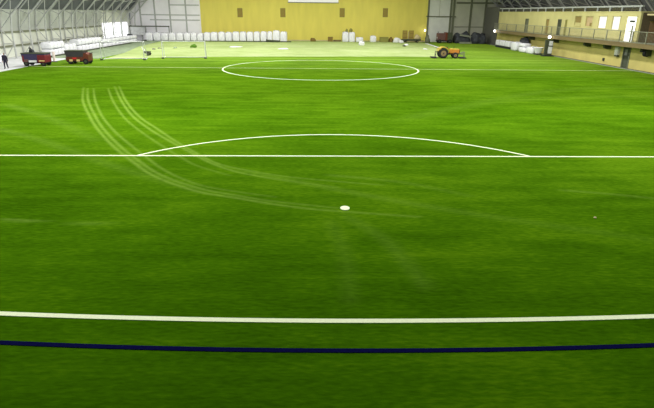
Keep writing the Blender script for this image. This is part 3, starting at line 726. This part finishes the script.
# ------------------------------------------------------------------ machinery by the grey wall
def wheel(parent, c, r, w, hub=GUTTER, axis='Y'):
    o = MB().torus(c, r-w*0.45, w*0.5, axis, 28, 10).build('wheel', TYRE, parent, smooth=True)
    d = Vector((0, w*0.38, 0)) if axis == 'Y' else Vector((w*0.38, 0, 0)); c = Vector(c)
    MB().rod(c-d, c+d, r-w*0.75, 18).build('rim', hub, o)
    MB().rod(c-d*1.25, c+d*1.25, (r-w)*0.35, 10).build('hub', DARK, o)
    return o
q = Vector((spot(444, 80.5), 80.5, 0)); hw = wid(436.5, 452, 80.5)/2; h = ztop(444, 32.3, 80.5)
t = thing('compact_roller', q, 'maroon machine parked before the white sectional door', 'machine')
MB().box(-hw*0.95, hw*0.2, -0.6, 0.6, 0.5, h*0.92, 0.08).build('hood', MAROON, t)
MB().box(hw*0.2, hw*0.95, -0.6, 0.6, 0.5, h*0.98, 0.05).build('cab', GUTTER, t)
MB().box(hw*0.02, hw*0.3, -0.65, 0.65, 0.45, h, 0.03).build('red_panel', REDBR, t)
MB().box(-hw, hw, -0.55, 0.55, 0.3, 0.5).build('chassis', DARK, t)
for sx in (-0.65, 0.65):
    for sy in (-0.55, 0.55): wheel(t, (hw*sx, sy, 0.33), 0.33, 0.26)
MB().rod((-hw*0.8, 0.2, h*0.9), (-hw*0.8, 0.2, h*1.06), 0.06).build('exhaust', DARK, t)
MB().box(-hw*0.99, -hw*0.95, -0.4, -0.15, 0.8, 1.0).build('headlamp', WHITE, t)
Yd = 79.5
lump('covered_pile', (spot(463.4, Yd), Yd+1.35, 0), (wid(455, 472, Yd)/2*0.92, 1.0, ztop(463, 31.6, Yd)), TARP, 23, 'dark covered pile with pale planks leaning on it', 'pile')
lump('covered_pile', (spot(478.0, Yd), Yd-0.2, 0), (wid(471.5, 484.5, Yd)/2*1.02, 1.2, ztop(478, 31.6, Yd)), TARP, 24, 'dark tarpaulin covered heap in the corner by the balcony lamp', 'pile')
for i, (a, b, za, zb_, lb) in enumerate(((459.5, 470.5, 1.45, 1.15, 'upper pale plank leaning on the dark covered pile'), (459.8, 471.5, 0.16, 0.16, 'lower pale plank lying before the dark covered pile'))):
    yy = Yd+0.28 if i == 0 else Yd-0.7
    m = MB(); m.bar((spot(a, yy), yy, za), (spot(b, yy), yy, zb_), 0.28, 0.3)
    o = m.build('plank', KERB); tag(o, lb, 'plank', 'planks at the dark pile')
# gear along the foot of the building, far right
def side_box(u0, u1, vt, vb, X, label, m=WHITE, name='carton', dx=0.9):
    ya, yb = AX(u1, vb, X).y, AX(u0, vb, X).y; zt = AX((u0+u1)/2, vt, X).z
    return ya, yb, zt
Xb = 29.3
ya, yb, zt = side_box(496, 510.5, 39.2, 43, Xb, '')
t = thing('wrapped_bundle', (Xb+0.3, (ya+yb)/2, 0), 'long white wrapped bundle nearest the corner, by the building foot', 'bundle'); L2 = (yb-ya)/2
MB().box(-0.35, 0.35, -L2, L2, 0, 0.32).build('dark_skid', DARK, t); MB().box(-0.42, 0.42, -L2*0.98, L2*0.98, 0.32, 1.12, 0.12).build('sleeve', BAG, t)
[MB().box(-0.44, 0.44, L2*q_-0.04, L2*q_+0.04, 0.31, 1.14).build('tie', STRAP, t) for q_ in (-0.4, 0.4)]
ya, yb, zt = side_box(511, 519.5, 40, 47, Xb, '')
place_bag((Xb+0.2, (ya+yb)/2, 0), (1.1, (yb-ya)*0.72, zt*0.85), 'white bag with dark tarpaulin behind, between roll and white stack', 'white bags at the foot of the building')
lump('covered_pile', (Xb+1.32, (ya+yb)/2+0.5, 0), (0.28, (yb-ya)*0.6, zt+0.45), TARP, 31, 'dark tarpaulin bulging behind the white bag at the building foot', 'pile')
q = G(507, 47.6); place_bag((q.x, q.y, 0), (0.6, 0.9, 0.62), 'small white sack on the turf edge before the long roll', 'white bags at the foot of the building')
ya, yb, zt = side_box(521.2, 528.2, 43.2, 52, Xb, '')
place_bag((Xb+0.1, (ya+yb)/2, 0), (1.3, (yb-ya), zt*0.58), 'white bag, lower of the stack at the building foot', 'white bags at the foot of the building')
place_bag((Xb+0.1, (ya+yb)/2+0.4, zt*0.6), (1.2, (yb-ya)*0.75, zt*0.4), 'white bag, topmost of the stack at the building foot', 'white bags at the foot of the building')
ya, yb, zt = side_box(528.5, 535.3, 46.4, 53, Xb, '')
place_bag((Xb+0.1, (ya+yb)/2, 0), (1.3, (yb-ya), zt), 'low white bag against the pitch-side of the white stack', 'white bags at the foot of the building')
ya, yb, zt = side_box(535.6, 540.6, 47.8, 53, Xb, '')
t = thing('white_tub', (Xb, (ya+yb)/2, 0.2), 'white tapered tub beside the white panelled stand', 'tub')
MB().rod((0, 0, 0), (0, 0, zt-0.2), 0.36, 20, 0.62).build('tub_body', WHITE, t); MB().torus((0, 0, zt-0.2), 0.6, 0.05, 'Z').build('rim', WHITE, t, smooth=True); MB().box(-0.4, 0.4, -0.5, 0.5, -0.2, 0).build('base', GUTTER, t)
# stand with two white panels and a lamp on top
q = G(547.6, 56.3); sc = AY(547.8, 55, q.y); zt = AY(548, 37, q.y).z
t = thing('panel_stand', (q.x, q.y, 0), 'dark stand with two white panels and a lit lamp on top', 'stand')
hw = 0.36
MB().box(-hw-0.1, hw+0.15, 0.05, 0.35, 0.1, zt-0.35, 0.02).build('cabinet', GUTTER, t)
MB().box(-0.02, hw+0.08, 0.0, 0.05, zt*0.56, zt-0.5).build('white_panel', BAG, t); MB().box(-0.06, hw+0.08, 0.0, 0.05, 0.35, zt*0.5).build('white_panel', BAG, t)
MB().box(-hw-0.35, hw+0.35, -0.2, 0.55, 0, 0.1).build('foot', DARK, t)
MB().rod((0, 0.2, zt-0.35), (0, 0.2, zt-0.1), 0.05).build('mast', DARK, t)
MB().ball((-0.05, 0.1, zt), 0.18).build('bulb', GLOW, t, smooth=True)

# ------------------------------------------------------------------ orange tractor
q = G(443.2, 58.3); t = thing('tractor', (q.x, q.y+0.5, 0), 'small orange tractor with yellow hood on the pale turf edge', 'tractor', rz=-0.05)
wheel(t, (0, -0.5, 0.58), 0.58, 0.34, RIMT); wheel(t, (0, 0.5, 0.58), 0.58, 0.34, RIMT)
wheel(t, (1.45, -0.48, 0.34), 0.34, 0.22, RIMT); wheel(t, (1.45, 0.48, 0.34), 0.34, 0.22, RIMT)
MB().box(-0.35, 1.9, -0.2, 0.2, 0.38, 0.6, 0.04).build('chassis', DARK, t)
hd = MB().box(0.75, 1.95, -0.3, 0.3, 0.55, 1.08, 0.09).build('hood', ORANGE, t)
MB().box(1.95, 1.99, -0.24, 0.24, 0.6, 0.98).build('grille', DARK, hd); MB().box(0.85, 1.8, -0.31, 0.31, 0.98, 1.1, 0.03).build('hood_top', YELP, hd)
for sy in (-0.5, 0.5):
    m = MB()
    for k in range(7):
        a, b = math.radians(20+20*k), math.radians(40+20*k)
        m.box(-0.08, 0.08, sy-0.19, sy+0.19, 0, 0.05, M=Matrix.Translation((0.68*math.cos((a+b)/2), 0, 0.58+0.68*math.sin((a+b)/2))) @ Matrix.Rotation(PI/2-(a+b)/2, 4, 'Y') @ Matrix.Diagonal((1.6, 1, 1, 1)))
    m.build('fender', YELP, t)
st = MB().box(-0.25, 0.2, -0.24, 0.24, 0.78, 0.9, 0.04).build('seat', DARK, t); MB().box(-0.32, -0.22, -0.24, 0.24, 0.85, 1.28, 0.04).build('seat_back', YELP, st)
MB().box(-0.3, 0.7, -0.3, 0.3, 0.58, 0.68).build('floor_plate', ORANGE, t)
sw = MB().rod((0.72, 0, 0.9), (0.5, 0, 1.25), 0.03).build('steering_column', DARK, t); MB().torus((0.5, 0, 1.25), 0.17, 0.02, 'Z').build('steering_wheel', DARK, sw, smooth=True)
MB().rod((1.3, 0.1, 1.05), (1.3, 0.1, 1.3), 0.035).build('exhaust', DARK, t)
MB().tube([(-0.35, -0.3, 0.6), (-0.85, -0.3, 0.75), (-0.85, -0.3, 0.1)], 0.035).tube([(-0.35, 0.3, 0.6), (-0.85, 0.3, 0.75), (-0.85, 0.3, 0.1)], 0.035).bar((-0.85, -0.35, 0.4), (-0.85, 0.35, 0.4), 0.06, 0.06).build('rear_linkage', GUTTER, t)
MB().tube([(1.95, -0.35, 0.5), (2.55, -0.35, 0.72), (2.6, -0.35, 0.12)], 0.04).tube([(1.95, 0.35, 0.5), (2.55, 0.35, 0.72), (2.6, 0.35, 0.12)], 0.04).bar((2.3, -0.5, 0.45), (2.3, 0.5, 0.45), 0.08, 0.08).build('front_linkage', COLG, t)
MB().box(-1.35, -0.75, -0.8, 0.8, 0.02, 0.12, 0.02).build('drag_brush', TYRE, t); MB().box(2.0, 2.75, -0.7, 0.7, 0.02, 0.12, 0.02).build('front_brush', TYRE, t)

# ------------------------------------------------------------------ red trailer and charcoal hopper cart at the left
qa, qb = G(21.5, 66.5), G(48.5, 66); W = (qb.x-qa.x); c = (qa+qb)/2; zt = AY(36, 53.2, c.y).z
t = thing('hopper_trailer', (c.x, c.y+0.6, 0), 'red trailer with navy hopper and white plate beside the walking person', 'trailer')
hw = W/2
hp = MB().prism([(-hw*0.98, zt*0.52), (-hw*1.04, zt), (hw*0.96, zt), (hw*0.94, zt*0.52)], 'Y', -0.62, 0.62).build('hopper', NAVY, t)
MB().box(-hw*1.06, hw*0.98, -0.66, 0.66, zt-0.07, zt+0.01).build('hopper_rim', GUTTER, hp)
MB().box(-hw*0.97, -hw*0.5, -0.66, 0.62, 0.36, zt*0.52, 0.03).build('side_panel', MAROON, t)
MB().box(-hw*0.5, hw*0.3, -0.64, 0.62, 0.36, zt*0.52, 0.03).build('body', NAVY, t)
MB().box(hw*0.3, hw*0.97, -0.67, 0.62, 0.33, zt*0.86, 0.04).build('red_box', REDP, t)
MB().box(-hw*0.97, -hw*0.82, -0.68, -0.6, 0.4, zt*0.8, 0.02).build('corner_post', REDP, t)
MB().box(-hw*0.42, hw*0.22, -0.69, -0.645, zt*0.30, zt*0.46).build('white_plate', WHITE, t)
MB().box(hw*0.45, hw*0.92, -0.70, -0.66, zt*0.38, zt*0.46).build('reflector', LAMPY, t)
MB().box(-hw*0.93, hw*0.9, -0.5, 0.5, 0.25, 0.38).build('chassis', DARK, t)
for sx in (-0.72, 0.72):
    for sy in (-0.5, 0.5): wheel(t, (hw*sx, sy, 0.26), 0.26, 0.2)
MB().tube([(-hw*0.42, 0.2, zt*0.95), (-hw*0.5, 0.2, zt*1.32), (-hw*0.62, 0.15, zt*1.36)], 0.07).build('lever', DARK, t)
MB().prism([(-hw*0.58, zt), (-hw*0.5, zt*1.28), (-hw*0.3, zt*1.2), (-hw*0.2, zt)], 'Y', -0.1, 0.3).build('chute', DARK, t)
# pale pink post added in place of a pinkish glow
q = G(51, 62.5); t2 = thing('glow_post', (q.x, q.y+0.8, 0), 'pale pink post standing for a glow at the right end of the red trailer', 'post')
MB().rod((0, 0, 0.06), (0, 0, 1.0), 0.13, 12).build('pole', mat('pink_glow_tint', (0.8, 0.66, 0.64), 0.5), t2); MB().rod((0, 0, 0), (0, 0, 0.06), 0.3, 14).build('base', GUTTER, t2)

qa, qb = G(64.5, 64.5), G(90.5, 64); W = qb.x-qa.x; c = (qa+qb)/2; zt = AY(76, 50.8, c.y).z; hw = W/2
t = thing('hopper_cart', (c.x, c.y+0.6, 0), 'rust red cart with charcoal hopper in front of stacked white bags', 'cart')
hp = MB().prism([(-hw*0.9, zt*0.55), (-hw, zt*0.92), (-hw, zt), (hw*0.62, zt*0.98), (hw*0.55, zt*0.55)], 'Y', -0.6, 0.6).build('hopper', CHAR, t)
MB().box(-hw*1.02, hw*0.64, -0.64, 0.64, zt-0.05, zt+0.02).build('hopper_rim', GUTTER, hp)
MB().box(-hw*0.97, hw*0.45, -0.6, 0.58, 0.32, zt*0.55, 0.03).build('body', REDBR, t)
MB().prism([(hw*0.45, 0.3), (hw*0.45, zt*0.78), (hw*0.78, zt*0.85), (hw*1.0, zt*0.72), (hw*0.98, 0.3)], 'Y', -0.55, 0.55).build('engine_cover', REDBR, t)
for sx in (-0.52, 0.1):
    MB().box(hw*sx-0.16, hw*sx+0.16, -0.63, -0.58, zt*0.2, zt*0.36, 0.02).build('lamp', LAMPY, t)
MB().box(-hw*0.2-.2, -hw*0.2+.2, -0.62, -0.58, zt*0.38, zt*0.5).build('badge', LAMPR, t)
MB().box(-hw*0.95, hw*0.95, -0.5, 0.5, 0.2, 0.32).build('chassis', DARK, t)
for sx in (-0.6, 0.72):
    for sy in (-0.5, 0.5): wheel(t, (hw*sx, sy, 0.27), 0.27, 0.2)
MB().bar((hw*0.9, -0.2, zt*0.7), (hw*1.14, -0.2, zt*0.84), 0.06, 0.06).bar((hw*0.9, 0.2, zt*0.7), (hw*1.14, 0.2, zt*0.84), 0.06, 0.06).bar((hw*1.14, -0.25, zt*0.84), (hw*1.14, 0.25, zt*0.84), 0.05, 0.05).build('handle', CHAR, t)

# ------------------------------------------------------------------ portable goals
def goal(u0, u1, vb, vt, label, depth=1.6):
    a, b = G(u0, vb), G(u1, vb); h = AY((u0+u1)/2, vt, (a.y+b.y)/2).z
    w = (b-a).length; ang = math.atan2(b.y-a.y, b.x-a.x)
    t = thing('portable_goal', a, label, 'goal', rz=ang, group='portable goals on the far turf')
    for x in (0, w): MB().rod((x, 0, 0), (x, 0, h), 0.04, 10).build('post', GOALP, t)
    MB().rod((-0.05, 0, h), (w+0.05, 0, h), 0.04, 10).build('crossbar', GOALP, t)
    MB().rod((0, depth, 0.05), (w, depth, 0.05), 0.04, 8).build('ground_bar', STEEL, t)
    for x in (0, w):
        MB().rod((x, 0, 0.05), (x, depth, 0.05), 0.04, 8).build('side_bar', GOALP, t)
        MB().tube([(x, 0, h), (x, depth*0.45, h), (x, depth, 0.05)], 0.03, 8).build('stanchion', GOALP, t)
        MB().box(x-0.14, x+0.14, -0.12, 0.16, 0, 0.14, 0.02).build('foot', GUTTER, t)
    return t
goal(101.8, 144.5, 60.2, 41.8, 'white portable goal nearer the charcoal hopper cart')
goal(163, 205.6, 58.6, 41.3, 'white portable goal further right, before the bag row', 1.4)
# small cart between goals
q = G(148, 55.5); t = thing('hand_cart', q, 'small dark hand cart between the two portable goals', 'cart')
MB().box(-0.35, 0.3, -0.3, 0.3, 0.25, 0.5, 0.03).build('tray', GUTTER, t)
for sy in (-0.3, 0.3): wheel(t, (0.1, sy, 0.22), 0.22, 0.1)
MB().tube([(-0.3, -0.2, 0.45), (-0.6, -0.2, 0.95)], 0.03).tube([(-0.3, 0.2, 0.45), (-0.6, 0.2, 0.95)], 0.03).bar((-0.6, -0.22, 0.95), (-0.6, 0.22, 0.95), 0.04, 0.04).build('handle', WHITE, t)
for i, (u, v, lb) in enumerate(((154, 49.6, 'small dark sack on pale turf, left of a close pair'), (159.5, 48.7, 'small dark sack on pale turf, right of a close pair'))):
    q = G(u, v); lump('dark_bundle', (q.x, q.y, 0), (0.26, 0.26, 0.16), COLG, 40+i, lb, 'bundle')
# low gantry before the white end wall
Yg = 82.5
za = AY(150, 26.2, Yg).z; t = thing('gantry', (x_at(129.3, Yg, 30), Yg, 0), 'low dark gantry before the white end wall panels', 'gantry'); L = x_at(168, Yg, 26)-x_at(128, Yg, 30)
MB().box(0, L, -0.06, 0.06, za-0.1, za+0.08).build('beam', GUTTER, t)
for x in (0.08, L*0.4, L-0.1): MB().box(x-0.06, x+0.06, -0.06, 0.06, 0, za-0.1).build('leg', RAILG, t)
MB().box(0, L*0.42, 0.1, 0.2, za*0.35, za-0.1).build('back_panel', STEEL, t)
q = AX(129.5, 37.6, -31.3); zz = AX(129.5, 37.0, -31.3).z
lump('dark_bundle', (-31.15, q.y, max(0.5, zz)+0.3), (0.45, 0.8, 0.2), DARK, 50, 'dark bundle on the long low block of white bags', 'bundle')

# ------------------------------------------------------------------ person at the left edge
q = G(6.6, 68.8); H = AY(6.6, 53.0, q.y).z
per = thing('person', (q.x, q.y, 0), 'person in dark clothes walking on the pale floor beside red trailer', 'person', rz=PI*0.04)
k = H/1.75
J = {'pel': (0, 0, 0.95, .15), 'sp': (0, -.01, 1.15, .145), 'ch': (0, -.02, 1.35, .165), 'nk': (0, -.02, 1.50, .06), 'hd': (0, -.03, 1.60, .075), 'top': (0, -.03, 1.70, .075),
     'shl': (-.19, -.02, 1.42, .07), 'ell': (-.25, .03, 1.13, .05), 'wrl': (-.26, -.07, 0.90, .036), 'hal': (-.26, -.09, 0.82, .035),
     'shr': (.19, -.02, 1.42, .07), 'elr': (.25, .0, 1.13, .05), 'wrr': (.24, .06, 0.89, .036), 'har': (.24, .08, 0.81, .035),
     'hil': (-.09, 0, 0.9, .105), 'knl': (-.10, -.12, 0.50, .07), 'anl': (-.10, -.10, 0.09, .048), 'tol': (-.11, -.27, 0.04, .04),
     'hir': (.09, 0, 0.9, .105), 'knr': (.10, .06, 0.50, .07), 'anr': (.10, .24, 0.12, .048), 'tor': (.11, .10, 0.04, .04)}
E_ = [('pel', 'sp'), ('sp', 'ch'), ('ch', 'nk'), ('nk', 'hd'), ('hd', 'top'), ('ch', 'shl'), ('shl', 'ell'), ('ell', 'wrl'), ('wrl', 'hal'), ('ch', 'shr'), ('shr', 'elr'), ('elr', 'wrr'), ('wrr', 'har'),
      ('pel', 'hil'), ('hil', 'knl'), ('knl', 'anl'), ('anl', 'tol'), ('pel', 'hir'), ('hir', 'knr'), ('knr', 'anr'), ('anr', 'tor')]
def skin_obj(name, J, E_, m, parent, root, k, fat=1.0):
    ks = list(J); me = bpy.data.meshes.new(name)
    me.from_pydata([Vector(J[a][:3])*k for a in ks], [(ks.index(a), ks.index(b)) for a, b in E_], [])
    o = bpy.data.objects.new(name, me); COL.objects.link(o); o.parent = parent
    md = o.modifiers.new('skin', 'SKIN'); md.use_smooth_shade = True
    for i, a in enumerate(ks):
        s = me.skin_vertices[0].data[i]; s.radius = (J[a][3]*k*fat, J[a][3]*k*fat); s.use_root = (a == root)
    sd = o.modifiers.new('sub', 'SUBSURF'); sd.levels = 2; sd.render_levels = 2
    me.materials.append(m); return o
skin_obj('body', J, E_, CLOTH, per, 'pel', k, 1.22)
# face, hair and hands
MB().ball((0, -.05*k, 1.635*k), .072*k, .085*k, .105*k).build('face', SKIN, per, smooth=True)
MB().ball((0, -.02*k, 1.665*k), .085*k, .095*k, .095*k).build('hair', HAIR, per, smooth=True)
for sx, y0, z0 in ((-.26, -.09, .82), (.24, .08, .81)):
    hj = {'w': (sx, y0, z0+.03, .026), 'p': (sx, y0-.005, z0-.04, .03)}; he = [('w', 'p')]
    for f in range(4):
        hj['a%d' % f] = (sx, y0-.03+.02*f, z0-.09, .0095); hj['b%d' % f] = (sx+(-.012 if sx > 0 else .012), y0-.03+.02*f, z0-.135-.006*(f % 3), .008)
        he += [('p', 'a%d' % f), ('a%d' % f, 'b%d' % f)]
    hj['t1'] = (sx, y0-.05, z0-.03, .011); hj['t2'] = (sx, y0-.065, z0-.07, .009); he += [('w', 't1'), ('t1', 't2')]
    skin_obj('hand', hj, he, SKIN, per, 'w', k)

# ------------------------------------------------------------------ hall floodlights (above the picture) and light
def flood(x, y, z, power, label):
    t = thing('floodlight', (x, y, z), label, 'floodlight', group='floodlights under the roof')
    MB().box(-0.6, 0.6, -0.4, 0.4, 0.06, 0.3, 0.03).build('housing', STEEL, t)
    MB().box(-0.55, 0.55, -0.35, 0.35, 0.02, 0.06).build('lens', LENS, t)
    MB().rod((0, 0, 0.3), (0, 0, 4.0 if abs(x) < 12 else 1.2), 0.04).build('hanger', STEEL, t)
    ld = bpy.data.lights.new('flood_light', 'AREA'); ld.shape = 'RECTANGLE'; ld.size = 1.2; ld.size_y = 0.8; ld.energy = power; ld.color = (1.0, 0.985, 0.95)
    lo = bpy.data.objects.new('flood_light', ld); COL.objects.link(lo); lo.location = (x, y, z-0.02)
P0 = 2300
ROWS = ((-6, 0.36), (8, 0.94), (24, 0.62), (40, 0.85), (56, 0.68), (71, 0.50))
for j, (y, pj) in enumerate(ROWS):
    for i, x in enumerate((-22, -8, 8, 21)):
        pw = P0*pj*(1.02, 1.1, 1.05, 1.0)[i]
        if i == 3 and j >= 3: pw *= 0.95
        if j == 0: pw *= (1.1, 1.0, 0.85, 0.55)[i]
        if j == 5 and i == 3: pw *= 0.35
        if j == 4 and i == 3: pw *= 0.8
        flood(x, y, 11.0 if abs(x) > 12 else 12.5, pw, 'hall floodlight %s row, %s across' % (ORD[j], ORD[i]))

w = bpy.data.worlds.new('world'); S.world = w; w.use_nodes = True
w.node_tree.nodes['Background'].inputs['Color'].default_value = (0.75, 0.85, 1.0, 1); w.node_tree.nodes['Background'].inputs['Strength'].default_value = 0.12
S.view_settings.view_transform = 'Standard'; S.view_settings.look = 'None'; S.view_settings.gamma = 1; S.view_settings.use_curve_mapping = False
S.view_settings.exposure = 0.0
S.cycles.use_denoising = True
